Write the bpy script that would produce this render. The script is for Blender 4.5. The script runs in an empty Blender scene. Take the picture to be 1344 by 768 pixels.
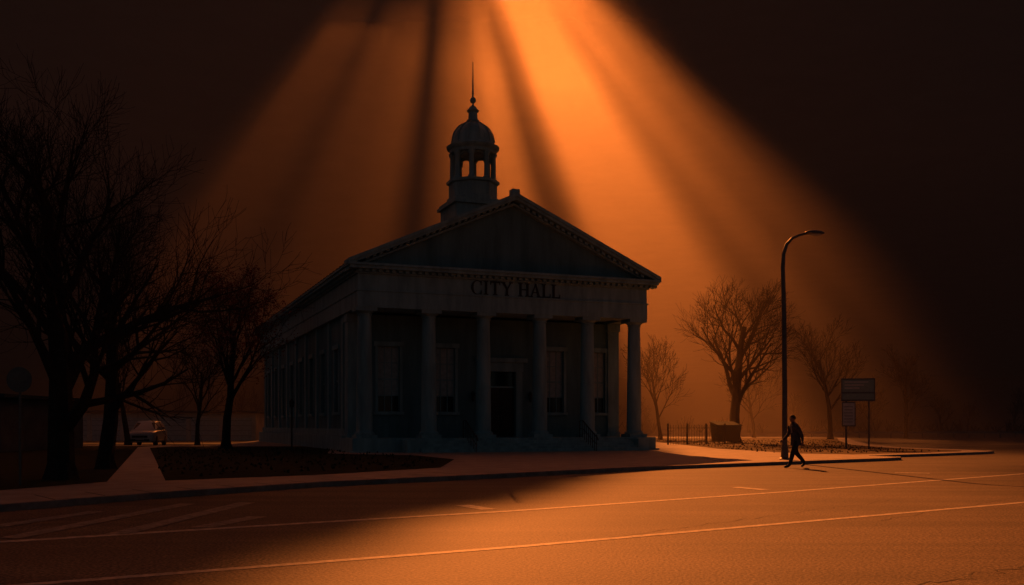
import bpy, bmesh, math, random
from math import sin, cos, pi, radians, atan2, hypot
from mathutils import Vector, Matrix, noise

random.seed(7)
scene = bpy.context.scene
scene.view_settings.view_transform = 'Standard'
scene.view_settings.look = 'None'
scene.view_settings.exposure = 0
COL = scene.collection

# ------------------------------------------------------------------ materials
def mat(name, c1, c2=None, scale=3.0, rough=0.8, bump=0.0, bscale=40.0, metal=0.0, detail=6.0, spec=0.5, streak=False):
    m = bpy.data.materials.new(name); m.use_nodes = True
    nt = m.node_tree; N = nt.nodes; L = nt.links
    b = N['Principled BSDF']
    b.inputs['Roughness'].default_value = rough
    b.inputs['Metallic'].default_value = metal
    b.inputs['Specular IOR Level'].default_value = spec
    if c2 is None: c2 = tuple(x*0.8 for x in c1)
    tc = N.new('ShaderNodeTexCoord')
    mp = N.new('ShaderNodeMapping'); L.new(tc.outputs['Object'], mp.inputs['Vector'])
    if streak: mp.inputs['Scale'].default_value = (1, 1, 0.18)
    n = N.new('ShaderNodeTexNoise'); n.inputs['Scale'].default_value = scale; n.inputs['Detail'].default_value = detail
    n.inputs['Roughness'].default_value = 0.65
    L.new(mp.outputs[0], n.inputs['Vector'])
    r = N.new('ShaderNodeValToRGB')
    r.color_ramp.elements[0].position = 0.35; r.color_ramp.elements[1].position = 0.68
    r.color_ramp.elements[0].color = (*c2, 1); r.color_ramp.elements[1].color = (*c1, 1)
    L.new(n.outputs['Fac'], r.inputs['Fac']); L.new(r.outputs['Color'], b.inputs['Base Color'])
    if bump:
        n2 = N.new('ShaderNodeTexNoise'); n2.inputs['Scale'].default_value = bscale; n2.inputs['Detail'].default_value = 4
        L.new(tc.outputs['Object'], n2.inputs['Vector'])
        bp = N.new('ShaderNodeBump'); bp.inputs['Strength'].default_value = bump; bp.inputs['Distance'].default_value = 0.02
        L.new(n2.outputs['Fac'], bp.inputs['Height']); L.new(bp.outputs['Normal'], b.inputs['Normal'])
    return m

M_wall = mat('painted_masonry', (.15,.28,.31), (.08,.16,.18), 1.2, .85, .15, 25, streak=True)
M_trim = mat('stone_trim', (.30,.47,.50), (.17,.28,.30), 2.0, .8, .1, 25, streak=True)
M_roof = mat('roof_metal', (.08,.10,.10), (.05,.06,.06), 1.5, .9, spec=.2)
M_glass = mat('window_glass', (.02,.025,.03), None, 1, .12)
M_blind = mat('window_blind', (.44,.52,.52), (.30,.36,.36), 4, .8)
M_door = mat('door_wood', (.035,.02,.015), None, 4, .6)
M_letter = mat('sign_letters', (.02,.018,.018), None, 4, .6)
M_iron = mat('black_iron', (.02,.02,.02), None, 4, .5)
M_conc = mat('concrete', (.44,.37,.30), (.30,.25,.21), 1.3, .75, .3, 60)
M_kerb = mat('kerb_stone', (.32,.29,.26), (.18,.16,.15), 3, .85, .3, 50)
M_grass = mat('dry_grass', (.035,.038,.022), (.018,.02,.012), 2.5, 1.0, 1.0, 40, spec=.1)
M_dirt = mat('dirt_grass', (.17,.11,.055), (.06,.045,.03), 1.5, .95, 1.0, 30, spec=.2)
M_ground = mat('earth', (.09,.075,.05), (.05,.045,.03), .3, .95, .5, 10)
M_hill = mat('wooded_hill', (.05,.042,.03), (.025,.022,.018), .05, 1.0, spec=.1)
M_paint = mat('road_paint', (.66,.60,.52), (.20,.18,.16), 7.0, .7, .3, 60)
M_oldpaint = mat('worn_road_paint', (.30,.28,.26), (.08,.075,.07), 7.0, .75, .3, 60)
M_bark = mat('bark', (.05,.042,.038), (.025,.022,.02), 8, .95, .6, 30, spec=.2)
M_leaf = mat('red_leaves', (.30,.06,.03), (.16,.03,.015), 5, .8)
M_metal = mat('galvanised', (.16,.16,.16), (.10,.10,.10), 6, .5, metal=.6)
M_white = mat('sign_white', (.6,.6,.58), (.45,.45,.43), 5, .6)
M_sign = mat('sign_green', (.26,.34,.31), (.20,.27,.25), 5, .5)
M_wareh = mat('corrugated_wall', (.16,.16,.15), (.10,.10,.10), 1, .8)
M_garage = mat('garage_panels', (.60,.54,.46), (.42,.38,.33), 1, .8)
M_car = mat('car_paint', (.50,.50,.49), (.42,.42,.41), 2, .35)
M_tyre = mat('tyre', (.02,.02,.02), None, 5, .9)
M_crack = mat('crack_fill', (.045,.04,.035), None, 5, .9)
M_lens = mat('lamp_lens', (.5,.5,.48), None, 5, .2)
M_skin = mat('skin', (.35,.2,.14), None, 8, .6)
M_hair = mat('hair', (.02,.014,.01), None, 20, .8)
M_jacket = mat('jacket', (.10,.10,.11), (.05,.05,.055), 12, .9)
M_shirt = mat('shirt', (.3,.3,.29), None, 12, .9)
M_pants = mat('trousers', (.03,.032,.04), None, 12, .9)
M_shoe = mat('shoe', (.02,.017,.015), None, 12, .6)

# clouds added as a gobo: transparent where the sun should come through
M_gobo_cloud = mat('gobo_cloud_deck', (.30,.27,.25), (.20,.18,.17), .03, 1.0, spec=0)
_nt=M_gobo_cloud.node_tree; _at=_nt.nodes.new('ShaderNodeAttribute'); _at.attribute_name='sun_pass'
_tr=_nt.nodes.new('ShaderNodeBsdfTransparent'); _mx=_nt.nodes.new('ShaderNodeMixShader')
_nt.links.new(_at.outputs['Fac'],_mx.inputs[0]); _nt.links.new(_nt.nodes['Principled BSDF'].outputs[0],_mx.inputs[1])
_nt.links.new(_tr.outputs[0],_mx.inputs[2]); _nt.links.new(_mx.outputs[0],_nt.nodes['Material Output'].inputs['Surface'])

# asphalt with large patches, fine aggregate and tyre-worn bands
def asphalt():
    m = bpy.data.materials.new('asphalt'); m.use_nodes = True
    nt = m.node_tree; N = nt.nodes; L = nt.links; b = N['Principled BSDF']
    tc = N.new('ShaderNodeTexCoord')
    def noi(s, d, vec=None):
        n = N.new('ShaderNodeTexNoise'); n.inputs['Scale'].default_value = s; n.inputs['Detail'].default_value = d
        L.new(vec or tc.outputs['Object'], n.inputs['Vector']); return n
    mp = N.new('ShaderNodeMapping'); mp.inputs['Rotation'].default_value = (0,0,radians(-37)); mp.inputs['Scale'].default_value = (.06,1.1,1)
    L.new(tc.outputs['Object'], mp.inputs['Vector'])
    big = noi(.25, 6); fine = noi(26, 6); band = noi(1.0, 3, mp.outputs[0])
    def ramp(src, a, bb, p0, p1):
        r = N.new('ShaderNodeValToRGB'); r.color_ramp.elements[0].position = p0; r.color_ramp.elements[1].position = p1
        r.color_ramp.elements[0].color = (a,a,a,1); r.color_ramp.elements[1].color = (bb,bb,bb,1)
        L.new(src.outputs['Fac'], r.inputs['Fac']); return r
    r1 = ramp(big, .72, 1.08, .35, .65); r2 = ramp(fine, .25, 1.9, .36, .66); r3 = ramp(band, .76, 1.08, .4, .6)
    def mul(a, bb):
        x = N.new('ShaderNodeMix'); x.data_type = 'RGBA'; x.blend_type = 'MULTIPLY'; x.inputs[0].default_value = 1
        L.new(a, x.inputs[6]); L.new(bb, x.inputs[7]); return x.outputs[2]
    c = mul(mul(r1.outputs[0], r2.outputs[0]), r3.outputs[0])
    base = N.new('ShaderNodeRGB'); base.outputs[0].default_value = (.108,.084,.066,1)
    L.new(mul(c, base.outputs[0]), b.inputs['Base Color'])
    b.inputs['Roughness'].default_value=.72; b.inputs['Specular IOR Level'].default_value=.27
    bp = N.new('ShaderNodeBump'); bp.inputs['Strength'].default_value = .8; bp.inputs['Distance'].default_value = .015
    L.new(fine.outputs['Fac'], bp.inputs['Height']); L.new(bp.outputs['Normal'], b.inputs['Normal'])
    return m
M_asph = asphalt()

# ------------------------------------------------------------------ mesh builder
def empty(name, loc=(0,0,0), rz=0):
    e = bpy.data.objects.new(name, None); e.location = loc; e.rotation_euler = (0,0,rz)
    e.empty_display_size = .3; COL.objects.link(e); return e

class MB:
    def __init__(s): s.v=[]; s.f=[]; s.m=[]
    def add(s, vs, fs, m=0):
        o=len(s.v); s.v += [tuple(v) for v in vs]
        for f in fs: s.f.append(tuple(i+o for i in f)); s.m.append(m)
    def box(s, x0,x1,y0,y1,z0,z1,m=0):
        vs=[(x0,y0,z0),(x1,y0,z0),(x1,y1,z0),(x0,y1,z0),(x0,y0,z1),(x1,y0,z1),(x1,y1,z1),(x0,y1,z1)]
        s.add(vs,[(3,2,1,0),(4,5,6,7),(0,1,5,4),(1,2,6,5),(2,3,7,6),(3,0,4,7)],m)
    def lathe(s, cx,cy,prof,n=24,m=0,rot=0):
        vs=[]
        for r,z in prof:
            for i in range(n):
                a=2*pi*i/n+rot; vs.append((cx+r*cos(a),cy+r*sin(a),z))
        fs=[]
        for k in range(len(prof)-1):
            for i in range(n):
                j=(i+1)%n; fs.append((k*n+i,k*n+j,(k+1)*n+j,(k+1)*n+i))
        fs.append(tuple(range(n))[::-1]); fs.append(tuple(range((len(prof)-1)*n,len(prof)*n)))
        s.add(vs,fs,m)
    def tube(s, pts, rads, n=6, m=0, cap=True):
        o=[]; P=[Vector(p) for p in pts]
        d0=(P[1]-P[0]).normalized(); ref=Vector((0,0,1)) if abs(d0.z)<.9 else Vector((1,0,0))
        u=d0.cross(ref).normalized()
        for k,p in enumerate(P):
            d=(P[min(k+1,len(P)-1)]-P[max(k-1,0)]).normalized()
            u=(u-d*u.dot(d)).normalized(); w=d.cross(u)
            for i in range(n):
                a=2*pi*i/n; o.append(p+(u*cos(a)+w*sin(a))*rads[k])
        fs=[]
        for k in range(len(P)-1):
            for i in range(n):
                j=(i+1)%n; fs.append((k*n+i,k*n+j,(k+1)*n+j,(k+1)*n+i))
        if cap: fs.append(tuple(range(n))[::-1]); fs.append(tuple(range((len(P)-1)*n,len(P)*n)))
        s.add(o,fs,m)
    def extr_xz(s, poly, y0,y1,m=0):   # polygon in xz, extruded in y
        n=len(poly); vs=[(x,y0,z) for x,z in poly]+[(x,y1,z) for x,z in poly]
        fs=[tuple(range(n)),tuple(range(n,2*n))[::-1]]+[(i+n,(i+1)%n+n,(i+1)%n,i) for i in range(n)]
        s.add(vs,fs,m)
    def ell(s, c, r, m=0, nu=14, nv=10, fn=None):
        vs=[]
        for j in range(nv+1):
            t=pi*j/nv
            for i in range(nu):
                a=2*pi*i/nu; d=Vector((sin(t)*cos(a),sin(t)*sin(a),cos(t)))
                if fn: d=fn(d)
                vs.append((c[0]+r[0]*d.x,c[1]+r[1]*d.y,c[2]+r[2]*d.z))
        fs=[(j*nu+i,(j+1)*nu+i,(j+1)*nu+(i+1)%nu,j*nu+(i+1)%nu) for j in range(nv) for i in range(nu)]
        s.add(vs,fs,m)
    def build(s, name, mats, parent=None, smooth=False, loc=None, bevel=0, fixn=True):
        me=bpy.data.meshes.new(name); me.from_pydata(s.v,[],s.f); me.update()
        for mt in (mats if isinstance(mats,(list,tuple)) else [mats]): me.materials.append(mt)
        me.polygons.foreach_set('material_index', s.m)
        if fixn:
            bm=bmesh.new(); bm.from_mesh(me); bmesh.ops.recalc_face_normals(bm,faces=bm.faces); bm.to_mesh(me); bm.free()
        if smooth:
            me.polygons.foreach_set('use_smooth',[True]*len(me.polygons))
            try: me.set_sharp_from_angle(angle=radians(38))
            except Exception: pass
        ob=bpy.data.objects.new(name,me); COL.objects.link(ob)
        if loc: ob.location=loc
        if parent: ob.parent=parent
        if bevel:
            b=ob.modifiers.new('b','BEVEL'); b.width=bevel; b.segments=2; b.limit_method='ANGLE'
        return ob

# ------------------------------------------------------------------ camera
cam=bpy.data.cameras.new('camera'); co=bpy.data.objects.new('camera',cam); COL.objects.link(co)
co.location=(0,0,1.55); co.rotation_euler=(radians(90),0,0)
cam.lens=34.63; cam.sensor_width=36; cam.shift_y=.1295; cam.clip_end=8000
scene.camera=co

# ------------------------------------------------------------------ world + sun
EL=radians(30); AZ=radians(-3.6)
w=bpy.data.worlds.new('World'); scene.world=w; w.use_nodes=True
nt=w.node_tree; bg=nt.nodes['Background']
sky=nt.nodes.new('ShaderNodeTexSky'); sky.sky_type='NISHITA'; sky.sun_disc=False
sky.sun_elevation=EL; sky.sun_rotation=AZ
hs=nt.nodes.new('ShaderNodeHueSaturation'); hs.inputs['Saturation'].default_value=.75
nt.links.new(sky.outputs[0],hs.inputs['Color']); nt.links.new(hs.outputs[0],bg.inputs['Color'])
bg.inputs['Strength'].default_value=.0056
sl=bpy.data.lights.new('sun','SUN'); so=bpy.data.objects.new('sun',sl); COL.objects.link(so)
sl.energy=8.4; sl.angle=radians(.26); sl.color=(1,.225,.035); so.rotation_euler=(radians(-60),0,-AZ); so.location=(0,200,120)

# ------------------------------------------------------------------ overcast gobo, openings shaped for the sun shafts and the lit road
H=230.0; OFF=H/math.tan(EL)*cos(AZ); OFX=H/math.tan(EL)*sin(AZ)
XB=[(4,-3),(9.5,-2.4),(14.1,-1.9),(17,-1.5),(22,-.2),(28.6,1.2),(32,2.0),(50,7.3),(68,10.2)]  # edge of the sun patch on the road, cut into the gobo
def interp(tab,u):
    if u<=tab[0][0]: return tab[0][1]
    for (a,p),(b_,q) in zip(tab,tab[1:]):
        if u<=b_:
            t=(u-a)/(b_-a); return p+(q-p)*t
    return tab[-1][1]
def sm(a,b,x):
    t=min(1,max(0,(x-a)/(b-a))); return t*t*(3-2*t)
PROF=[(-.54,0),(-.46,.06),(-.38,.07),(-.33,.004),(-.25,.13),(-.17,.18),(-.12,.005),(-.06,.28),(-.01,.45),(.03,.8),(.06,.75),(.095,.13),(.125,.22),(.155,.95),(.2,1),(.285,1),(.315,.5),(.35,.2),(.385,.36),(.42,.26),(.45,.05),(.48,.15),(.515,.02),(.58,0)]
PROFB=[(-1,1),(.05,1),(.10,.85),(.16,1),(.36,1),(.44,.8),(.50,.55),(.56,0)]
PROFM=[(-1,1),(.05,1),(.095,.35),(.125,.4),(.155,1),(.30,1),(.35,.4),(.385,.5),(.42,.38),(.48,.25),(.54,0)]
BASE=.006  # sunlight let through the whole gobo as warm fill
def xb_(u): return interp(XB,u)
def sun_pass(x,u):
    j=noise.noise(Vector((x*.12,u*.12,3)))*1.2+noise.noise(Vector((x*.4,u*.4,9)))*.4
    tb=0; tc_=0; td=0
    if 2<u<70:
        k=sm(50,60,u); q=x/max(u,1)
        tb=sm(-.4,.5,x-xb_(u)-j*.2)*(interp(PROFB,q)*(1-k)+interp(PROFM,q)*k)*sm(3,5,u)*(1-sm(60,68,u))
    if u>54:
        th=(x+j*.8)/u
        u1=interp([(-.5,80),(-.1,112),(.1,130),(.3,130),(.5,88)],th)
        tc_=interp(PROF,th)*sm(58,66,u)*(1-sm(u1-6,u1+6,u+j*3))
        td=.34*sm(82,84,u+j*.5)*(1-sm(88,91,u+j*.5))*sm(-43,-39,x)*(1-sm(-24,-20,x))
    return BASE+(1-BASE)*max(tb,tc_,td)
X0,X1,U0,U1=-80,110,-4,160; S=1.0
nx=int((X1-X0)/S); ny=int((U1-U0)/S)
vs=[];att=[]
for jy in range(ny+1):
    for ix in range(nx+1):
        x=X0+ix*S; u=U0+jy*S
        edge=(ix in(0,nx) or jy in(0,ny))
        vs.append((x+OFX,u+OFF,H+(0 if edge else 1.5+noise.noise(Vector((x*.05,u*.05,0)))*3)))
        att.append(sun_pass(x,u))
fs=[]
for jy in range(ny):
    for ix in range(nx):
        a=jy*(nx+1)+ix; fs.append((a,a+1,a+nx+2,a+nx+1))
yA,yB=U0+OFF,U1+OFF; R=2400; xA,xB_=X0+OFX,X1+OFX
def q4(v4):
    o=len(vs); vs.extend(v4); att.extend([BASE]*4); fs.append((o,o+1,o+2,o+3))
q4([(-R,yA,H),(xA,yA,H),(xA,yB,H),(-R,yB,H)])
q4([(xB_,yA,H),(R,yA,H),(R,yB,H),(xB_,yB,H)])
q4([(-R,yB,H),(R,yB,H),(R,2000,H*.8),(-R,2000,H*.8)])
q4([(-R,2000,H*.8),(R,2000,H*.8),(R,4200,30),(-R,4200,30)])
me=bpy.data.meshes.new('gobo_cloud'); me.from_pydata(vs,[],fs); me.materials.append(M_gobo_cloud)
at=me.attributes.new('sun_pass','FLOAT','POINT'); at.data.foreach_set('value',att)
me.polygons.foreach_set('use_smooth',[True]*len(me.polygons))
COL.objects.link(bpy.data.objects.new('gobo_cloud',me))

# haze bank standing behind the town hall
hz=MB(); hz.box(-520,520,64,420,-2,118)
hm=bpy.data.materials.new('haze'); hm.use_nodes=True; N=hm.node_tree.nodes
N.remove(N['Principled BSDF']); vsn=N.new('ShaderNodeVolumeScatter')
vsn.inputs['Color'].default_value=(1,.80,.62,1); vsn.inputs['Density'].default_value=.0023; vsn.inputs['Anisotropy'].default_value=.55
hm.node_tree.links.new(vsn.outputs[0],N['Material Output'].inputs['Volume'])
hz.build('haze',hm)

# ------------------------------------------------------------------ ground, road, pavement
g=MB(); g.add([(-2500,-300,0),(2500,-300,0),(2500,4500,0),(-2500,4500,0)],[(0,1,2,3)]); g.build('ground',M_ground)
# wooded hills closing the horizon
hl=MB(); nxh=120; rows=[(430,0),(520,.45),(640,.8),(800,1.0),(1000,.9),(1400,.0)]
for ri,(yy,k) in enumerate(rows):
    for i in range(nxh+1):
        x=-1800+i*30; n_=.75+.35*noise.noise(Vector((x*.0035,ri*.2,1)))+.06*noise.noise(Vector((x*.05,ri,1)))
        hl.v.append((x,yy+20*noise.noise(Vector((x*.01,ri,4))),-1+62*k*n_))
for r_ in range(len(rows)-1):
    for i in range(nxh):
        a=r_*(nxh+1)+i; hl.f.append((a,a+1,a+nxh+2,a+nxh+1)); hl.m.append(0)
hl.build('hills',M_hill,smooth=True,fixn=False)
r=MB(); r.add([(-90,-40,.004),(140,-40,.004),(140,150,.004),(-90,130,.004)],[(0,1,2,3)]); r.build('road',M_asph)

kerbpts=[(-60,-26),(-22,3),(-9.1,17.6),(-7.5,20.7),(-4.76,24.6),(-.69,28.4),(4.94,34),(16.1,42.4),(17.1,43.3),(17.4,44.2),(17.2,45.1),(16.9,46.2),(21.0,49.0),(25.2,52.4),(26.3,53.8),(26.8,55.3),(26.7,57),(25.7,60),(25.3,64),(26.5,73),(32,92),(38,112)]
rest=[(-12,112),(-24,95),(-21,69.5),(-60,69.5)]
from mathutils.geometry import tessellate_polygon
def sheet(name,poly,z,m,z0=None):
    b=MB(); tri=tessellate_polygon([[Vector((x,y,0)) for x,y in poly]])
    b.add([(x,y,z) for x,y in poly],[tuple(t) for t in tri])
    if z0 is not None:
        n=len(poly); b.add([(x,y,z0) for x,y in poly]+[(x,y,z) for x,y in poly],[(i,(i+1)%n,(i+1)%n+n,i+n) for i in range(n)])
    me=b.build(name,m,fixn=False)
    for p in me.data.polygons[:len(tri)]:
        if p.normal.z<0: p.flip()
    return me
sheet('pavement',kerbpts+rest,.12,M_conc,0)
kb=MB()
def strip(mb,pts,off0,off1,z0,z1,m=0):
    L_=[];R_=[]
    for i,p in enumerate(pts):
        a=Vector(pts[max(i-1,0)]); b=Vector(pts[min(i+1,len(pts)-1)]); d=(b-a).normalized(); n=Vector((-d.y,d.x)) # inward side
        p=Vector(p); L_.append(p+n*off0); R_.append(p+n*off1)
    k=len(pts); vs=[(q.x,q.y,z) for z in(z0,z1) for s_ in(L_,R_) for q in s_]
    fs=[]
    for i in range(k-1):
        fs+= [(2*k+i,2*k+i+1,3*k+i+1,3*k+i),(k+i,k+i+1,3*k+i+1,3*k+i),(i,i+1,2*k+i+1,2*k+i)]
    fs+=[(0,k,3*k,2*k),(k-1,2*k-1,4*k-1,3*k-1)]
    mb.add(vs,fs,m)
strip(kb,kerbpts,-.02,.16,0,.135)
kb.build('kerb',M_kerb)
# flagging joints in the pavement: narrow dark grooves laid on top
jt=MB()
for k in range(26):
    t=k/25; a=Vector((-9.1,17.6)).lerp(Vector((-.69,28.4)),min(t*2,1)) if t<.5 else Vector((-.69,28.4)).lerp(Vector((16.1,42.4)),(t-.5)*2)
    d=Vector((-.62,.78)); n=Vector((.78,.62))*.02; a=a+d*.2; b_=a+d*2.0
    jt.add([(a.x-n.x,a.y-n.y,.1235),(a.x+n.x,a.y+n.y,.1235),(b_.x+n.x,b_.y+n.y,.1235),(b_.x-n.x,b_.y-n.y,.1235)],[(0,1,2,3)])
jt.build('pavement_joints',M_roof)
sheet('lawn',[(-58,8),(-24,8),(-11.2,21.5),(-10.2,24.8),(-24.3,64),(-24.3,67.5),(-58,67.5)],.126,M_grass)
sheet('lawn',[(-8.9,25.3),(-5.6,28.2),(-2.4,33),(-2.4,41),(-4.5,46.5),(-9.3,49.5),(-12,66),(-22.3,66),(-22.8,62)],.126,M_grass)
sheet('lawn',[(14.5,49.5),(16.6,48.0),(20.6,50.6),(24.4,53.6),(25.3,55.4),(25.2,56.8),(24.2,60),(23.8,64),(25,73),(30.5,92),(36.3,110),(12,110),(12.5,60)],.126,M_dirt)
# grass tufts / leaf litter
tf=MB()
for i in range(3800):
    if i<2400: x=random.uniform(13,32); y=random.uniform(49,95)
    else: x=random.uniform(-22,-3); y=random.uniform(27,60)
    if i<2400 and (x>23.3+max(0,y-66)*.25 or y<50+abs(x-16)*.42): continue
    if i>=2400 and (y<27+ (x+9)*1.0 or x>-3-(y-40)*.35 or x< -9-(y-25)*.36): continue
    h=random.uniform(.04,.12); a=random.uniform(0,pi); dx,dy=cos(a)*.06,sin(a)*.06
    tf.add([(x-dx,y-dy,.12),(x+dx,y+dy,.12),(x+random.uniform(-.05,.05),y+random.uniform(-.05,.05),.12+h)],[(0,1,2)],0 if i<2400 else 1)
tf.build('grass_tufts',[M_dirt,M_grass],fixn=False)

mk=MB()
def line(a,b,wd,z=.009,m=0):
    a=Vector(a);b=Vector(b); d=(b-a).normalized(); n=Vector((-d.y,d.x))*wd/2
    mk.add([(a.x-n.x,a.y-n.y,z),(b.x-n.x,b.y-n.y,z),(b.x+n.x,b.y+n.y,z),(a.x+n.x,a.y+n.y,z)],[(0,1,2,3)],m)
def pline(pts,wd,z=.009):
    for a,b in zip(pts,pts[1:]): line(a,b,wd,z)
pline([(-14.5,6.5),(-6.76,13.0),(-3.2,15.55),(0,17.7),(6.1,22.6),(16.3,31.3),(40,51.5)],.22)
pline([(-12,4.4),(-4.66,9.54),(.07,12.5),(10.2,19.65),(34,36.5)],.17)
line((-.95,19.0),(-.42,18.0),.32); line((5.55,24.5),(6.05,23.5),.32); line((12.4,31.9),(13.4,31.6),.3)
for a,b in [((-6.85,13.4),(-6.36,19.3)),((-5.58,13.9),(-5.27,19.6)),((-4.7,14.8),(-4.28,16.6)),((-7.9,14.6),(-7.4,17.6)),((-9.0,13.5),(-8.6,16.2))]:
    line(a,b,.34,.013,1)
line((31,72),(60,96),.15); line((34,62),(80,95),.15)
mk.build('road_markings',[M_paint,M_oldpaint])
ck=MB()
def crack(p0,p1,n,wd,sd):
    rr=random.Random(sd); P=[Vector(p0).lerp(Vector(p1),i/n)+Vector((rr.uniform(-.09,.09),rr.uniform(-.12,.12))) for i in range(n+1)]
    for a,b in zip(P,P[1:]):
        d=(b-a).normalized(); q=Vector((-d.y,d.x))*wd*rr.uniform(.4,1)
        ck.add([(a.x-q.x,a.y-q.y,.0075),(b.x-q.x,b.y-q.y,.0075),(b.x+q.x,b.y+q.y,.0075),(a.x+q.x,a.y+q.y,.0075)],[(0,1,2,3)])
crack((3.6,9.3),(6.2,11.2),16,.014,1); crack((1,13.2),(8,20.5),40,.008,2); crack((6,16),(14,24.5),40,.009,4)
ck.build('road_cracks',M_crack)

# ------------------------------------------------------------------ city hall
A=radians(21.5)
hall=empty('city_hall_building',(-8.36,51,0),A)
TC=9.2; FL=.85
W0,W1=.45,17.65        # entablature body
EF=.35                 # front face s of entablature body
# podium + steps
p=MB()
p.box(.1,18.0,-.05,4,0.0,FL); p.box(.35,17.75,4,40,0,FL+.1)
p.box(-.05,18.15,-.2,.0,0,.2)
nst=5
for i in range(nst):
    p.box(3.4,16.2,-.05-.34*(nst-i),-.05-.34*(nst-i-1)+.0,0,FL*(i+1)/(nst+1))
p.box(2.7,3.39,-1.2,-.052,0,FL*.9); p.box(16.21,16.9,-1.2,-.052,0,FL*.9)
p.build('podium_steps',M_trim,hall,bevel=.015)
# columns
cols=[.95,4.5,7.65,11.05,14.05,17.1]
cm=MB()
for t in cols:
    y=.95
    cm.box(t-.56,t+.56,y-.56,y+.56,FL,FL+.18)
    z0=FL+.18; z1=7.4
    prof=[(.54,z0),(.55,z0+.08),(.50,z0+.14),(.46,z0+.17),(.43,z0+.22)]
    for k in range(9):
        q=k/8; prof.append((.43-.075*q**1.6,z0+.25+(z1-z0-.3)*q))
    prof+=[(.40,z1-.04),(.40,z1),(.37,z1+.03),(.44,z1+.09),(.52,z1+.15),(.52,z1+.17)]
    cm.lathe(t,y,prof,28)
    cm.box(t-.56,t+.56,y-.56,y+.56,z1+.17,7.75)
cm.build('columns',M_trim,hall,smooth=True)
# cella walls with window/door openings (front wall s=3.8, left wall t=.7)
wl=MB()
def wall_with_holes(axis,fixed0,fixed1,a0,a1,z0,z1,holes):
    xs=sorted(set([a0,a1]+[h for H_ in holes for h in H_[:2]])); zs=sorted(set([z0,z1]+[h for H_ in holes for h in H_[2:]]))
    for i in range(len(xs)-1):
        for j in range(len(zs)-1):
            cx=(xs[i]+xs[i+1])/2; cz=(zs[j]+zs[j+1])/2
            if any(h[0]<cx<h[1] and h[2]<cz<h[3] for h in holes):
                continue
            if axis=='x': wl.box(xs[i],xs[i+1],fixed0,fixed1,zs[j],zs[j+1])
            else: wl.box(fixed0,fixed1,xs[i],xs[i+1],zs[j],zs[j+1])
WT=1.25
fw=[3.0,6.3,13.2,16.0]; DT=9.75
holes=[(t-WT/2,t+WT/2,2.3,6.0) for t in fw]+[(DT-.95,DT+.95,FL,4.7)]
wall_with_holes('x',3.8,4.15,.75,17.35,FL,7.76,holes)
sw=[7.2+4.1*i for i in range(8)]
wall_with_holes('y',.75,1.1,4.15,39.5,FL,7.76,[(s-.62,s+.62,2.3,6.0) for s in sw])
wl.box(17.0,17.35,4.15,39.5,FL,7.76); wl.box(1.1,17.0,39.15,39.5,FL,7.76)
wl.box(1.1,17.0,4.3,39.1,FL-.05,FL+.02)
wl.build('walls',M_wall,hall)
an=MB()
for t in (.62,16.75):
    an.box(t,t+.75,3.62,4.4,FL,7.3); an.box(t-.06,t+.81,3.56,4.46,7.3,7.74); an.box(t-.06,t+.81,3.56,4.46,FL,FL+.25)
for s in [5.2+4.1*i for i in range(9)]: an.box(.62,.752,s-.28,s+.28,FL,7.74)
an.box(.6,.76,4.46,39.6,FL+.1,FL+.5)
an.build('pilasters',M_trim,hall,bevel=.01)
wn=MB()
def window_x(t,y):
    z0,z1=2.3,6.0; h=WT/2
    wn.box(t-h-.16,t-h,y-.07,y+.1,z0,z1,0); wn.box(t+h,t+h+.16,y-.07,y+.1,z0,z1,0)
    wn.box(t-h-.24,t+h+.24,y-.13,y+.1,z1,z1+.26,0); wn.box(t-h-.24,t+h+.24,y-.16,y+.1,z0-.16,z0,0)
    wn.box(t-h,t+h,y+.2,y+.22,z0,z1,1)
    wn.box(t-h+.02,t+h-.02,y+.18,y+.195,z0+.9,z1,2)
    for k in range(4): xx=t-h+k*(WT/3); wn.box(xx-.025,xx+.025,y+.15,y+.178,z0,z1,0)
    for k in range(5):
        zz=z0+k*(z1-z0)/4; q=.05 if k==2 else .025; wn.box(t-h,t+h,y+.14,y+.149,zz-q,zz+q,0)
for t in fw: window_x(t,3.8)
def window_y(s,x):
    z0,z1=2.3,6.0; h=.62
    wn.box(x-.07,x+.1,s-h-.16,s-h,z0,z1,0); wn.box(x-.07,x+.1,s+h,s+h+.16,z0,z1,0)
    wn.box(x-.13,x+.1,s-h-.24,s+h+.24,z1,z1+.26,0); wn.box(x-.16,x+.1,s-h-.24,s+h+.24,z0-.16,z0,0)
    wn.box(x+.2,x+.22,s-h,s+h,z0,z1,1); wn.box(x+.17,x+.185,s-h+.02,s+h-.02,z0+.6,z1,2)
    wn.box(x+.1,x+.16,s-.03,s+.03,z0,z1,0); wn.box(x+.1,x+.159,s-h,s+h,4.1,4.2,0)
for s in sw: window_y(s,.75)
wn.build('windows',[M_trim,M_glass,M_blind],hall)
dr=MB()
y=3.8
dr.box(DT-1.35,DT-.95,y-.12,y+.1,FL,4.7,0); dr.box(DT+.95,DT+1.35,y-.12,y+.1,FL,4.7,0)
dr.box(DT-1.4,DT+1.4,y-.16,y+.1,4.7,5.25,0); dr.box(DT-1.6,DT+1.6,y-.32,y+.1,5.25,5.5,0)
dr.box(DT-.95,DT+.95,y+.15,y+.25,3.75,3.85,0); dr.box(DT-.95,DT+.95,y+.2,y+.22,3.85,4.7,2)
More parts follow.
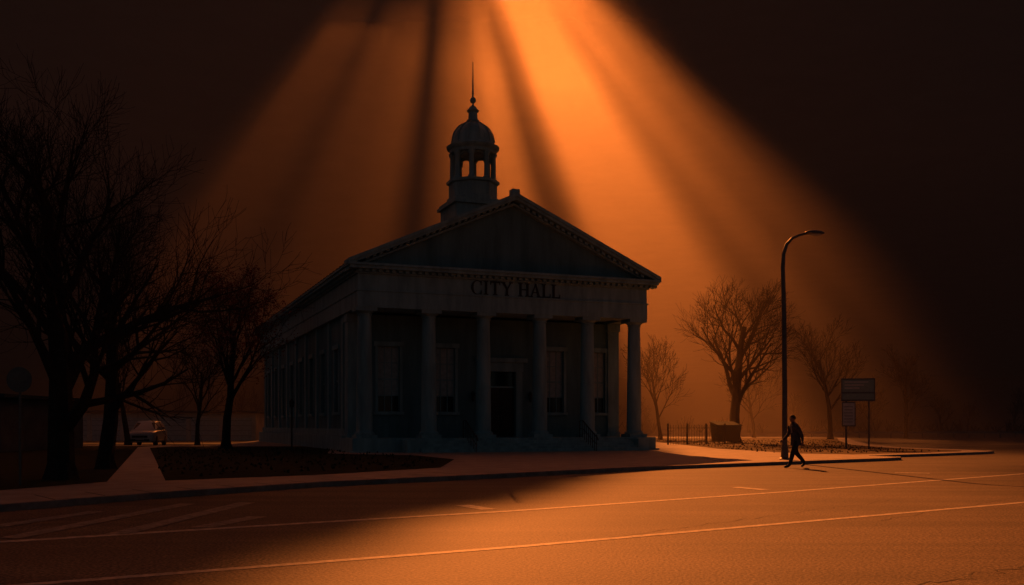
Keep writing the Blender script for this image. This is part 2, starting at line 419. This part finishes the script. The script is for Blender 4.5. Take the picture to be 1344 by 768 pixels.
for sx in(-1,1):
    dr.box(DT+(0.01 if sx>0 else -.9),DT+(.9 if sx>0 else -.01),y+.18,y+.24,FL,3.75,1)
    for zz in(1.1,2.3): dr.box(DT+(0.16 if sx>0 else -.75),DT+(.75 if sx>0 else -.16),y+.15,y+.178,zz,zz+1.0,1)
    dr.tube([(DT+sx*.1,y+.1,1.85),(DT+sx*.1,y+.1,2.15)],[.02,.02],6,3)
dr.build('door',[M_trim,M_door,M_glass,M_metal],hall)
# wall lanterns either side of door (unlit)
ln=MB()
for sx in(-1,1):
    x=DT+sx*1.8; ln.lathe(x,3.55,[(.02,2.9),(.09,3.0),(.12,3.35),(.14,3.37),(.02,3.55)],8); ln.box(x-.02,x+.02,3.55,3.8,3.2,3.24)
ln.build('wall_lanterns',M_iron,hall)
# entablature
e=MB()
e.box(W0,W1,EF,EF+1.2,7.75,8.6); 
e.box(W0,W0+1.0,EF+1.2,40,7.75,8.6); e.box(W1-1.0,W1,EF+1.2,40,7.75,8.6)
e.box(W0-.06,W1+.06,EF-.06,40.06,8.6,8.68)
e.box(W0+.02,W1-.02,EF+.02,40,8.68,9.5)
e.box(W0-.1,W1+.1,EF-.1,40.1,9.5,9.6)
e.box(W0-.5,W1+.5,EF-.5,40.5,9.72,9.88); e.box(W0-.6,W1+.6,EF-.6,40.6,9.88,10.0)
e.box(W0+.02,W1-.02,EF+1.2,4.2,7.9,7.96)
for i in range(49):
    x=W0-.02+i*.36; e.box(x,x+.2,EF-.3,EF-.1,9.58,9.718)
for i in range(110):
    s=EF+.2+i*.36; e.box(W0-.3,W0-.1,s,s+.2,9.58,9.718)
e.box(W0-.08,W1+.08,EF-.08,40.08,9.6,9.719)
e.build('entablature',M_trim,hall)
# pediment
RZ=14.15; L0,L1=W0-.6,W1+.6
pd=MB()
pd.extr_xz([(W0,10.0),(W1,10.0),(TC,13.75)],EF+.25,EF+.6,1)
def rake(th0,th1,y0,y1,m=0):
    for sx in(-1,1):
        xe=L0 if sx<0 else L1; s_=(RZ-10.0)/abs(TC-xe)
        def P(x,o): return (x,10.02+abs(x-xe)*s_+o)
        pd.extr_xz([P(xe,th0),P(TC,th0),P(TC,th1),P(xe,th1)],y0,y1,m)
rake(-.02,.16,EF-.6,EF+.6); rake(-.18,-.02,EF-.5,EF+.5); rake(-.42,-.3,EF-.1,EF+.5)
for sx in(-1,1):
    xe=L0 if sx<0 else L1; s_=(RZ-10.0)/abs(TC-xe)
    for i in range(3,26):
        x=xe-sx*(i*.36); z=10.02+abs(x-xe)*s_
        if abs(x-TC)<.2: continue
        pd.extr_xz([(x-.1,z-.32),(x+.1,z-.32+(-sx*.2*s_)),(x+.1,z-.17+(-sx*.2*s_)),(x-.1,z-.17)],EF-.3,EF+.3)
pd.box(TC-.22,TC+.22,EF-.45,EF+.05,RZ+.1,RZ+.42)
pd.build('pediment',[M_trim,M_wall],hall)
# roof
rf=MB()
rf.add([(L0,EF+.6,10.02),(L0,40.6,10.02),(TC,40.6,RZ+.02),(TC,EF+.6,RZ+.02),(L1,40.6,10.02),(L1,EF+.6,10.02)],[(0,1,2,3),(3,2,4,5)])
rf.add([(L0,40.6,10.02),(L1,40.6,10.02),(TC,40.6,RZ+.02)],[(0,1,2)])
for i in range(45):
    s=EF+.9+i*.9
    if s>40.4: break
    for xe in(L0,L1):
        rf.add([(xe,s,10.03),(xe,s+.05,10.03),(TC,s+.05,RZ+.05),(TC,s,RZ+.05),(xe,s,10.08),(xe,s+.05,10.08),(TC,s+.05,RZ+.10),(TC,s,RZ+.10)],[(4,5,6,7),(0,1,5,4),(0,3,7,4),(1,2,6,5)])
rf.box(TC-.12,TC+.12,EF+.6,40.6,RZ,RZ+.12)
rf.build('roof',M_roof,hall)
# cupola tower
tw=MB(); cx,cy=9.25,7.3
tw.box(cx-1.6,cx+1.6,cy-1.6,cy+1.6,12.4,14.95); tw.box(cx-1.78,cx+1.78,cy-1.78,cy+1.78,14.95,15.12); tw.box(cx-1.68,cx+1.68,cy-1.68,cy+1.68,15.12,15.3)
r8=pi/8
tw.lathe(cx,cy,[(1.62,15.3),(1.62,15.55),(1.5,15.6),(1.5,16.4),(1.66,16.46),(1.66,16.62),(1.5,16.66)],8,rot=r8)
for i in range(8):
    a=i*pi/4+r8; x=cx+1.27*cos(a); y=cy+1.27*sin(a)
    tw.lathe(x,y,[(.23,16.6),(.23,16.75),(.17,16.8),(.15,18.1),(.22,18.2),(.24,18.34)],12)
    b_=(i+1)*pi/4+r8; xa,ya=cx+1.2*cos(a),cy+1.2*sin(a); xb2,yb2=cx+1.2*cos(b_),cy+1.2*sin(b_)
    n=8; vs=[];dn=Vector((-(cos((a+b_)/2)),-(sin((a+b_)/2))))*.18
    for k in range(n+1):
        q=k/n; zz=17.75+.5*math.sqrt(max(0,1-(2*q-1)**2)); xx=xa+(xb2-xa)*q; yy=ya+(yb2-ya)*q
        vs+=[(xx,yy,zz),(xx,yy,18.34),(xx+dn.x,yy+dn.y,zz),(xx+dn.x,yy+dn.y,18.34)]
    fs=[]
    for k in range(n):
        o=k*4; fs+=[(o,o+4,o+5,o+1),(o+2,o+3,o+7,o+6),(o,o+2,o+6,o+4)]
    tw.add(vs,fs)
tw.lathe(cx,cy,[(1.42,18.32),(1.46,18.5),(1.62,18.62),(1.66,18.74),(1.5,18.8),(1.4,18.86)],24)
dome=[(1.36,18.86),(1.34,19.0)]
for k in range(1,10):
    a=k/10*pi/2; dome.append((1.34*cos(a),19.0+1.35*sin(a)))
dome+=[(.36,20.34),(.40,20.4),(.40,20.46),(.30,20.5),(.27,20.95),(.38,21.02),(.38,21.08),(.3,21.15),(.2,21.3),(.07,21.4),(.05,21.5),(.16,21.6),(.19,21.72),(.15,21.84),(.06,21.92),(.055,22.2),(.04,23.2),(.02,24.1)]
tw.lathe(cx,cy,dome,24)
for i in range(12):
    a0=i*pi/6
    tw.tube([(cx+1.37*cos(a)*cos(a0),cy+1.37*cos(a)*sin(a0),19.0+1.38*sin(a)) for a in [k/8*pi/2*.9 for k in range(9)]],[.03]*9,4)
tw.build('cupola_tower',M_trim,hall,smooth=True)
# handrails on the steps
hr=MB()
for t in(6.3,13.3):
    a=(t,-1.65,.95); b_=(t,.0,FL+.95)
    hr.tube([(t,-1.95,.72),(t,-1.75,1.0),a,b_,(t,.4,FL+.95),(t,.4,FL)],[.035]*6,6)
    hr.tube([(t,-1.75,.5),(t,-.0,FL+.5),(t,.4,FL+.5)],[.02]*3,6)
    for k in range(8):
        q=k/7; yy=-1.75+q*1.75; hr.tube([(t,yy,.02+FL*max(0,q-.05)),(t,yy,1.0+.8*q*.95)],[.02,.02],5)
hr.build('handrails',M_iron,hall)
# inscription: serif capitals
lt=MB(); LH=.74
YF=EF-.03
def stem(x,w_,z0=0,z1=1,serif=True):
    lt.box(x,x+w_,YF,YF+.05,LZ+z0*LH,LZ+z1*LH)
    if serif:
        for z in (z0,z1):
            zz=LZ+z*LH; lt.box(x-.06,x+w_+.06,YF-.004,YF+.05,zz-(.045 if z==z1 else 0),zz+(0.045 if z==z0 else 0))
def quad(pts): lt.extr_xz([(x,LZ+z*LH) for x,z in pts],YF+.002,YF+.05)
LZ=8.72; x=6.75; T=.12; tn=.05
# C
n=18; 
cxl=x+.32; po=[];pi_=[]
for k in range(n+1):
    a=radians(48+k*(264/n)); th=.035+.09*max(0,-cos(a))**.8 if cos(a)<0 else .035
    po.append((cxl+.34*cos(a),.5+.52*sin(a))); pi_.append((cxl+(.34-th)*cos(a),.5+(.52-th*.8)*sin(a)))
for k in range(n): quad([po[k],po[k+1],pi_[k+1],pi_[k]])
quad([(cxl+.20,.98),(cxl+.26,.98),(cxl+.26,.68),(cxl+.23,.68)]); quad([(cxl+.20,.02),(cxl+.26,.02),(cxl+.26,.28),(cxl+.23,.28)])
x+=.78; stem(x,T); x+=.32
# T
stem(x+.22,T,0,1,True); lt.box(x,x+.56,YF-.006,YF+.05,LZ+LH-.07,LZ+LH); quad([(x,1),(x+.05,1),(x+.03,.76),(x,.76)]); quad([(x+.51,1),(x+.56,1),(x+.56,.76),(x+.53,.76)]); x+=.66
# Y
quad([(x,1),(x+.16,1),(x+.37,.5),(x+.25,.5)]); quad([(x+.52,1),(x+.59,1),(x+.37,.48),(x+.31,.5)]); lt.box(x+.25,x+.37,YF,YF+.05,LZ,LZ+.5*LH)
lt.box(x-.05,x+.21,YF-.004,YF+.05,LZ+LH-.045,LZ+LH); lt.box(x+.45,x+.66,YF-.004,YF+.05,LZ+LH-.045,LZ+LH); lt.box(x+.19,x+.43,YF-.004,YF+.05,LZ,LZ+.045); x+=.66
x+=.40
# H
stem(x,T); stem(x+.42,T); lt.box(x+T,x+.42,YF+.004,YF+.05,LZ+.47*LH,LZ+.55*LH); x+=.68
# A
quad([(x,0),(x+.06,0),(x+.31,.93),(x+.27,1)]); quad([(x+.42,0),(x+.56,0),(x+.33,1),(x+.25,1)]); lt.box(x+.13,x+.44,YF+.01,YF+.05,LZ+.3*LH,LZ+.37*LH)
lt.box(x-.06,x+.13,YF-.004,YF+.05,LZ,LZ+.045); lt.box(x+.37,x+.63,YF-.004,YF+.05,LZ,LZ+.045); x+=.74
for k in range(2):
    stem(x,T); lt.box(x+T,x+.46,YF-.002,YF+.05,LZ,LZ+.055); quad([(x+.41,.0),(x+.46,.0),(x+.46,.28),(x+.43,.28)]); x+=.6
lt.build('inscription',M_letter,hall)

# ------------------------------------------------------------------ bare trees
def tree_mesh(mb, base, h, seed, trunk_r, spread=.75, kids=(7,6,6,5), split=.25, lean=(0,0), minr=.008, nsid=6, up=.12):
    R=random.Random(seed); tips=[]
    def rv(s): return Vector((R.uniform(-s,s),R.uniform(-s,s),R.uniform(-s,s)))
    def grow(p,d,ln,r,lev):
        ns=5 if lev==0 else (4 if lev<3 else 3); P=[p.copy()]; Rr=[r]; D=[d.copy()]
        for k in range(ns):
            d=(d+rv(.13 if lev==0 else .22)+Vector((0,0,up if lev else .05))).normalized()
            p=p+d*(ln/ns); P.append(p.copy()); D.append(d.copy())
            Rr.append(max(minr*.7, r*(1-(.55 if lev==0 else .8)*(k+1)/ns)))
        mb.tube(P,Rr,nsid if lev==0 else (5 if lev==1 else (4 if lev==2 else 3)),0,False)
        if lev>=len(kids): tips.append((P[-1],d)); return
        nk=kids[lev]
        for i in range(nk):
            f=(split+(1-split)*((i+R.random()*.8)/nk)) if lev==0 else (.2+.8*(i+R.random())/nk)
            f=min(f,.999); q=f*ns; k=int(q); pp=P[k].lerp(P[k+1],q-k); rr=Rr[k]*(1-(q-k))+Rr[k+1]*(q-k)
            dd=D[k]; ax=dd.orthogonal().normalized(); ax.rotate(Matrix.Rotation(i*2.4+R.uniform(-.5,.5),3,dd))
            ang=R.uniform(.5,1.0)*spread*(1.15-.3*f); nd=dd.copy(); nd.rotate(Matrix.Rotation(ang,3,ax))
            l2=ln*R.uniform(.5,.78)*(1.15-.55*f if lev==0 else 1.05-.35*f)
            grow(pp,nd,l2,max(minr,rr*R.uniform(.5,.68)),lev+1)
    b=Vector(base); mb.tube([b-Vector((0,0,.1)),b+Vector((0,0,.12)),b+Vector((0,0,.5))],[trunk_r*1.7,trunk_r*1.35,trunk_r*1.02],8,0,False)
    grow(b+Vector((0,0,.4)),Vector((lean[0],lean[1],1)).normalized(),h*.62,trunk_r,0)
    return tips
def tree(name,x,y,h,seed,tr,leaf=0,**k):
    mb=MB(); tips=tree_mesh(mb,(0,0,0),h,seed,tr,**k)
    if leaf:
        R=random.Random(seed+1)
        for p,d in tips:
            for i in range(leaf):
                q=p+Vector((R.gauss(0,.18),R.gauss(0,.18),R.gauss(0,.18))); s=R.uniform(.04,.09)
                a=Vector((R.uniform(-1,1),R.uniform(-1,1),R.uniform(-1,1))).normalized()*s; b=a.orthogonal().normalized()*s*.7
                mb.add([q-a,q+b,q+a,q-b],[(0,1,2,3)],1)
    return mb.build(name,[M_bark,M_leaf],loc=(x,y,.1 if y<112 else 0),smooth=True,fixn=False)
tree('bare_tree',-11.9,26,11.0,11,.34,kids=(11,8,7,6),split=.12,spread=.98,minr=.007)
tree('bare_tree',-13.2,32,9.8,23,.26,kids=(9,7,7,5),split=.2,spread=.95)
tree('red_leaved_tree',-18.0,62,11.5,5,.28,leaf=5,kids=(9,6,5,4),split=.25,spread=.75,minr=.012)
tree('bare_tree',-27.5,70.5,9,31,.2,kids=(8,6,5,3),minr=.015)
tree('bare_tree',-23,72,8,37,.16,kids=(8,6,5,3),minr=.015)
tree('bare_tree',18.1,80,14.6,41,.46,kids=(10,7,6,6),split=.22,spread=.9,minr=.014)
tree('bare_tree',14.6,97,10,43,.2,kids=(9,6,5,3),minr=.02)
tree('bare_tree',32,99,12.5,47,.26,kids=(9,6,5,4),minr=.018,spread=.7)
tree('bare_tree',46,115,11,53,.22,kids=(8,6,5,3),minr=.02)
tree('bare_tree',29,118,9.5,59,.2,kids=(8,6,5,3),minr=.02)
mb=MB(); R=random.Random(5)
for i in range(70):
    x=R.uniform(-190,240); y=R.uniform(165,230)
    tree_mesh(mb,(x,y,0),R.uniform(7,12),100+i,.2,kids=(7,5,4),split=.15,minr=.04,nsid=4)
for i in range(420):   # undergrowth
    x=R.uniform(-220,280); y=R.uniform(190,235); hh=R.uniform(1.2,3.6)
    for k in range(7):
        mb.tube([(x,y,0),(x+R.uniform(-1.4,1.4),y+R.uniform(-1,1),hh*R.uniform(.6,1))],[.12,.05],3,0,False)
mb.build('distant_trees',[M_bark],fixn=False)

# ------------------------------------------------------------------ street lamp
lp=empty('street_lamp',(11.35,41,.12))
b=MB(); b.lathe(0,0,[(.22,0),(.22,.05),(.16,.08),(.14,.5),(.11,.6),(.10,1.2)],12)
pts=[(0,0,.6),(0,0,3),(-.03,0,6),(-.08,0,8.0),(-.05,0,8.55),(.08,0,8.95),(.33,0,9.22),(.65,0,9.36),(.95,0,9.44)]
b.tube(pts,[.11,.105,.095,.085,.08,.07,.06,.05,.05],10); b.build('pole',M_metal,lp,smooth=True)
b=MB()
def hd(d): return Vector((d.x, d.y*(1-.25*d.x), d.z if d.z>0 else d.z*.55))
b.ell((1.32,0,9.46),(.44,.17,.13),0,18,12,hd); b.ell((1.36,0,9.43),(.30,.12,.10),1,16,10)
b.tube([(.85,0,9.42),(1.1,0,9.46)],[.05,.07],8,0); b.build('head',[M_metal,M_lens],lp,smooth=True)
lp.rotation_euler=(0,0,radians(8))
# low post left of the hall
bp=empty('bollard_lamp',(-12.3,55,.12)); b=MB(); b.lathe(0,0,[(.07,0),(.05,.1),(.04,2.4),(.12,2.45),(.14,2.75),(.03,2.9)],10); b.build('post',M_iron,bp,smooth=True)

# ------------------------------------------------------------------ directory sign (right)
sg=empty('street_sign',(20.0,58.5,.12),radians(-8))
b=MB(); b.tube([(-.15,0,0),(-.15,0,2.9)],[.06,.06],8); b.tube([(1.15,0,0),(1.15,0,4.2)],[.05,.05],8); b.build('posts',M_metal,sg)
b=MB(); b.box(-.45,1.5,-.05,.05,2.85,4.2,0); b.box(-.38,1.43,-.06,-.052,3.4,4.12,1); 
for k in range(3): b.box(-.25,1.1-k*.25,-.066,-.062,3.95-k*.18,4.02-k*.18,2)
b.box(-.38,1.43,-.06,-.052,2.95,3.3,1)
b.build('board',[M_metal,M_sign,M_white],sg,bevel=.01)
b=MB(); b.box(-.42,.36,-.16,-.065,1.35,2.8,0); b.box(-.36,.3,-.17,-.162,1.42,2.73,1)
for k in range(6): b.box(-.3,.2,-.176,-.173,2.5-k*.18,2.53-k*.18,2)
b.build('notice',[M_metal,M_white,M_letter],sg)
# round sign (left)
rs=empty('traffic_sign',(-11.6,23.2,.12)); b=MB(); b.tube([(0,.03,0),(0,.03,2.75)],[.03,.03],8,0)
n=24; ring=[(.30*cos(2*pi*k/n),2.5+.30*sin(2*pi*k/n)) for k in range(n)]; b.extr_xz(ring,-.02,-.0,1)
ring=[(.25*cos(2*pi*k/n),2.5+.25*sin(2*pi*k/n)) for k in range(n)]; b.extr_xz(ring,-.026,-.022,2); b.box(-.2,.2,-.03,-.028,2.46,2.54,1)
b.build('sign_face',[M_metal,M_wareh,M_metal],rs)

# ------------------------------------------------------------------ dumpster
ds=empty('dumpster',(16.9,78,.13),radians(12))
b=MB()
b.add([(-.9,-.6,.15),(.9,-.6,.15),(.9,.6,.15),(-.9,.6,.15),(-1.0,-.8,1.35),(1.0,-.8,1.35),(1.0,.7,1.6),(-1.0,.7,1.6)],[(3,2,1,0),(0,1,5,4),(1,2,6,5),(2,3,7,6),(3,0,4,7)])
b.add([(-1.05,-.86,1.37),(1.05,-.86,1.37),(1.05,.74,1.64),(-1.05,.74,1.64),(-1.05,-.86,1.43),(1.05,-.86,1.43),(1.05,.74,1.72),(-1.05,.74,1.72)],[(3,2,1,0),(4,5,6,7),(0,1,5,4),(1,2,6,5),(2,3,7,6),(3,0,4,7)])
for k in range(5): x=-.8+k*.4; b.add([(x-.03,-.66,.15),(x+.03,-.66,.15),(x+.03,-.86,1.35),(x-.03,-.86,1.35)],[(0,1,2,3)])
for sx in(-.75,.75):
    for sy in(-.45,.45): b.tube([(sx-.04,sy,.08),(sx+.04,sy,.08)],[.08,.08],10)
    b.box(sx*1.35-.04,sx*1.35+.04,-.3,.3,.8,.95)
b.build('bin',mat('dumpster_green',(.05,.07,.06),None,4,.9,spec=.1),ds)

# ------------------------------------------------------------------ iron fence (behind hall to the right)
fe=empty('iron_fence',(11.4,72,.12),radians(20)); b=MB()
for k in range(23):
    x=k*.22; b.tube([(x,0,0),(x,0,1.35)],[.015,.015],4); b.lathe(x,0,[(.03,1.35),(.0,1.47)],4)
for k in range(4): b.box(k*1.6-.05,k*1.6+.05,-.05,.05,0,1.55)
b.box(0,4.85,-.02,.02,.18,.22); b.box(0,4.85,-.02,.02,1.2,1.24); b.build('railings',M_iron,fe)
# guard rail far right
gr=empty('guard_rail',(34,118,0),radians(6)); b=MB(); b.box(0,60,-.03,.03,.55,.8)
for k in range(31): b.box(k*2-.06,k*2+.06,.03,.12,0,.8)
b.build('rail',M_metal,gr)

# ------------------------------------------------------------------ background low buildings
wh=empty('warehouse',(-48,52,0)); b=MB(); b.box(0,21,0,10,0,3.0); 
for k in range(70): b.box(k*.3,k*.3+.12,-.03,0,0,3.0)
b.extr_xz([(-.4,3.0),(21.4,3.0),(21.4,3.2),(10.5,3.75),(-.4,3.2)],-.4,10.4,1); b.box(17,19.5,-.06,-.032,0,2.3,1)
b.build('shell',[M_wareh,M_roof],wh)
ga=empty('garage_building',(-45,97,0),radians(4)); b=MB(); b.box(0,19.5,0,7,0,2.75,0)
for k in range(7): b.box(k*3.2,k*3.2+.22,-.08,0,0,2.75,0)
for k in range(6):
    b.box(k*3.2+.35,k*3.2+3.05,-.03,-.0,0,2.25,2)
    for q in range(4): b.box(k*3.2+.35,k*3.2+3.05,-.035,-.031,.5*q+.48,.5*q+.51,1)
b.box(-.4,19.9,-.5,7.4,2.75,2.98,1); b.build('shell',[M_garage,M_roof,M_blind],ga)

# ------------------------------------------------------------------ parked car (small suv, nose to the viewer)
car=empty('parked_car',(-27.4,74,.004),radians(8))
b=MB()
def ringsec(y,w_,z0,z1,wt=None,ch=.09):
    wt=wt or w_
    return [(-w_+ch,y,z0),(w_-ch,y,z0),(w_,y,z0+ch),(w_,y,z0+(z1-z0)*.6),(wt,y,z1-ch*.6),(wt-ch,y,z1),(0,y,z1+.03),(-wt+ch,y,z1),(-wt,y,z1-ch*.6),(-w_,y,z0+(z1-z0)*.6),(-w_,y,z0+ch)]
def loft(secs,m=0):
    n=len(secs[0]); vs=[p for s_ in secs for p in s_]; fs=[(k*n+i,k*n+(i+1)%n,(k+1)*n+(i+1)%n,(k+1)*n+i) for k in range(len(secs)-1) for i in range(n)]
    fs+=[tuple(range(n))[::-1],tuple(range((len(secs)-1)*n,len(secs)*n))]; b.add(vs,fs,m)
loft([ringsec(-2.15,.72,.35,.72,.68),ringsec(-2.1,.82,.28,.82,.76),ringsec(-1.95,.88,.25,.92,.82),ringsec(-1.2,.9,.25,1.0,.84),ringsec(-.95,.9,.25,1.04,.85),ringsec(1.6,.9,.25,1.08,.86),ringsec(2.0,.88,.28,1.05,.84),ringsec(2.12,.8,.38,.95,.78)])
loft([ringsec(-.95,.78,1.0,1.06,.74,.03),ringsec(-.25,.76,1.0,1.58,.62,.08),ringsec(0,.76,1.0,1.65,.62,.08),ringsec(1.3,.76,1.0,1.66,.62,.08),ringsec(1.75,.75,1.0,1.55,.6,.08),ringsec(2.0,.76,1.0,1.08,.7,.03)])
b.build('body',M_car,car,smooth=True)
b=MB()
b.add([(-.70,-.90,1.10),(.70,-.90,1.10),(.57,-.32,1.54),(-.57,-.32,1.54)],[(0,1,2,3)]); 
for sx in(-1,1):
    b.add([(sx*.80,-.72,1.10),(sx*.80,.45,1.12),(sx*.66,.45,1.56),(sx*.66,-.18,1.53)],[(0,1,2,3)])
    b.add([(sx*.80,.52,1.12),(sx*.80,1.65,1.14),(sx*.65,1.55,1.50),(sx*.66,.52,1.56)],[(0,1,2,3)])
b.box(-.48,.48,-2.17,-2.14,.56,.70); b.box(-.6,.6,-2.165,-2.12,.34,.46)
b.build('glass_and_grille',M_glass,car)
b=MB()
for sx in(-1,1):
    b.ell((sx*.64,-2.06,.68),(.16,.1,.085)); b.box(sx*.98-.1,sx*.98+.1,-.7,-.6,1.08,1.22)
b.box(-.26,.26,-2.19,-2.172,.42,.53); b.build('headlights_mirrors',M_lens,car,smooth=True)
b=MB()
for sx in(-1,1):
    for y in(-1.32,1.32):
        b.tube([(sx*.70,y,.34),(sx*.72,y,.34),(sx*.90,y,.34),(sx*.92,y,.34)],[.30,.34,.34,.30],22,0); b.tube([(sx*.90,y,.34),(sx*.925,y,.34)],[.21,.19],12,1)
b.build('wheels',[M_tyre,M_metal],car,smooth=True)
car.scale=(1.12,1.12,1.12)

# ------------------------------------------------------------------ pedestrian, mid-stride, walking to the left (-X)
ped=empty('pedestrian',(10.25,35.6,.008),radians(8)); ped.scale=(1.07,1.07,1.07)
V=[];E=[];RD=[]
def sv(p,r,parent=None):
    V.append(p);RD.append((r[0]*1.14,r[1]*1.14))
    if parent is not None: E.append((parent,len(V)-1))
    return len(V)-1
pel=sv((0,0,.95),(.16,.125)); s1=sv((-.01,0,1.12),(.16,.12),pel); s2=sv((-.04,0,1.30),(.195,.135),s1); s3=sv((-.06,0,1.42),(.15,.11),s2); nk=sv((-.08,0,1.52),(.055,.055),s3); hdv=sv((-.10,0,1.60),(.055,.055),nk)
ends={}
for sy,leg,arm in ((-1,'f','b'),(1,'b','f')):
    hp=sv((0,sy*.10,.88),(.105,.105),pel)
    if leg=='f': K=[((-.15,sy*.10,.50),.078),((-.20,sy*.10,.30),.066),((-.26,sy*.09,.09),.050),((-.34,sy*.10,.05),.045),((-.46,sy*.10,.035),.032)]
    else: K=[((.06,sy*.10,.50),.078),((.22,sy*.10,.34),.066),((.36,sy*.09,.17),.050),((.33,sy*.10,.10),.045),((.24,sy*.10,.035),.034)]
    q=hp
    for p_,r_ in K: q=sv(p_,(r_,r_),q)
    sh=sv((-.06,sy*.19,1.41),(.08,.08),s3)
    if arm=='f': K=[((-.10,sy*.235,1.26),.064),((-.14,sy*.25,1.13),.056),((-.26,sy*.235,1.01),.048),((-.37,sy*.215,.93),.032)]
    else: K=[((.02,sy*.235,1.27),.064),((.09,sy*.25,1.14),.056),((.13,sy*.245,1.01),.048),((.14,sy*.24,.88),.032)]
    q=sh
    for p_,r_ in K: q=sv(p_,(r_,r_),q)
    ends[arm]=(Vector(V[q]),(Vector(V[q])-Vector(V[q-1])).normalized(),sy)
me=bpy.data.meshes.new('body'); me.from_pydata(V,E,[]); ob=bpy.data.objects.new('body_src',me); COL.objects.link(ob)
ob.modifiers.new('s','SKIN')
for i,d in enumerate(me.skin_vertices[0].data): d.radius=RD[i]; d.use_root=(i==0)
sb=ob.modifiers.new('ss','SUBSURF'); sb.levels=2; sb.render_levels=2
dg=bpy.context.evaluated_depsgraph_get(); me2=bpy.data.meshes.new_from_object(ob.evaluated_get(dg))
bpy.data.objects.remove(ob)
me2.materials.clear()
for m_ in(M_jacket,M_pants,M_shoe,M_skin,M_shirt): me2.materials.append(m_)
for p_ in me2.polygons:
    c_=p_.center; p_.use_smooth=True
    i=0
    if c_.z<.93 and abs(c_.y)<.205: i=1
    if c_.z<.085 or (c_.x>.2 and c_.z<.14): i=2
    if c_.z>1.50: i=3
    if c_.x<-.13 and 1.05<c_.z<1.5 and abs(c_.y)<.05: i=4
    p_.material_index=i
bo=bpy.data.objects.new('body',me2); COL.objects.link(bo); bo.parent=ped
# jacket hem and collar
b=MB(); 
def oval(z,rx,ry,cx=0): return [(cx+rx*cos(2*pi*k/20),ry*sin(2*pi*k/20),z) for k in range(20)]
rings=[oval(1.18,.14,.18,-.012),oval(1.0,.155,.19,0),oval(.86,.175,.205,.01),oval(.76,.19,.215,.015),oval(.76,.17,.20,.015)]
b.add([p_ for r_ in rings for p_ in r_],[(k*20+i,k*20+(i+1)%20,(k+1)*20+(i+1)%20,(k+1)*20+i) for k in range(4) for i in range(20)])
rings=[oval(1.46,.085,.11,-.07),oval(1.50,.075,.085,-.075),oval(1.545,.07,.075,-.08),oval(1.535,.055,.06,-.08)]
b.add([p_ for r_ in rings for p_ in r_],[(k*20+i,k*20+(i+1)%20,(k+1)*20+(i+1)%20,(k+1)*20+i) for k in range(3) for i in range(20)])
b.build('jacket_hem_and_collar',M_jacket,ped,smooth=True)
# head: face to -X
b=MB(); hc=(-.115,0,1.655)
def hf(d):
    x,y,z=d; 
    if z<0: y*=1-.28*(-z); x=x*(1-.10*(-z)) - .08*(-z)
    if x<-.75: x=-.75-(-.75-x)*.6
    return Vector((x,y,z))
b.ell(hc,(.098,.076,.118),0,24,18,hf)
b.add([(-.205,0,1.675),(-.238,0,1.635),(-.205,.017,1.628),(-.205,-.017,1.628),(-.205,0,1.622)],[(0,1,2),(0,3,1),(1,4,2),(1,3,4)])
for sy in(-1,1):
    b.ell((-.198,sy*.03,1.663),(.011,.014,.009),1,10,8); b.ell((-.208,sy*.03,1.663),(.004,.006,.006),2,8,6); b.tube([(-.203,sy*.016,1.683),(-.205,sy*.032,1.687),(-.198,sy*.046,1.681)],[.004]*3,5,2)
    b.ell((-.105,sy*.078,1.65),(.020,.010,.032),0,12,8)
b.ell((-.203,0,1.602),(.010,.024,.006),3,12,8); b.ell((-.195,0,1.565),(.018,.022,.016),0,12,8)
def hairf(d):
    x,y,z=d; k=1+.04*noise.noise(Vector((x*3,y*3,z*3)))
    if x<-.35 and z<.45: k*=.86
    if z<-.25: k*=.8
    return Vector((x*k,y*k,z*k))
b.ell((-.103,0,1.672),(.107,.085,.116),2,24,18,hairf)
b.build('head',[M_skin,M_white,M_hair,M_letter],ped,smooth=True)
# hands: palm + four curled fingers + thumb
for key,(wp,d,sy) in ends.items():
    b=MB(); side=Vector((0,-sy,0)); fw_=d.cross(side).normalized()
    if fw_.x>0: fw_=-fw_
    inn=side
    pc=wp+d*.05
    b.tube([wp-d*.02,wp+d*.01,pc,wp+d*.085],[.024,.030,.036,.030],10)
    for k,(o,ln) in enumerate(((.027,.070),(.009,.080),(-.009,.074),(-.027,.058))):
        a=wp+d*.075+fw_*o; p1=a+d*ln*.45+inn*.006; p2=p1+(d*.8+inn*.6).normalized()*ln*.32; p3=p2+(d*.35+inn*.9).normalized()*ln*.26
        b.tube([a-d*.02,a,p1,p2,p3],[.0095,.0095,.009,.008,.006],7)
    a=wp+d*.025+fw_*.026; b.tube([a-fw_*.01,a+fw_*.018+d*.02,a+fw_*.026+d*.046+inn*.01,a+fw_*.022+d*.066+inn*.018],[.012,.0115,.010,.007],7)
    b.build('hand',M_skin,ped,smooth=True)
print('done')
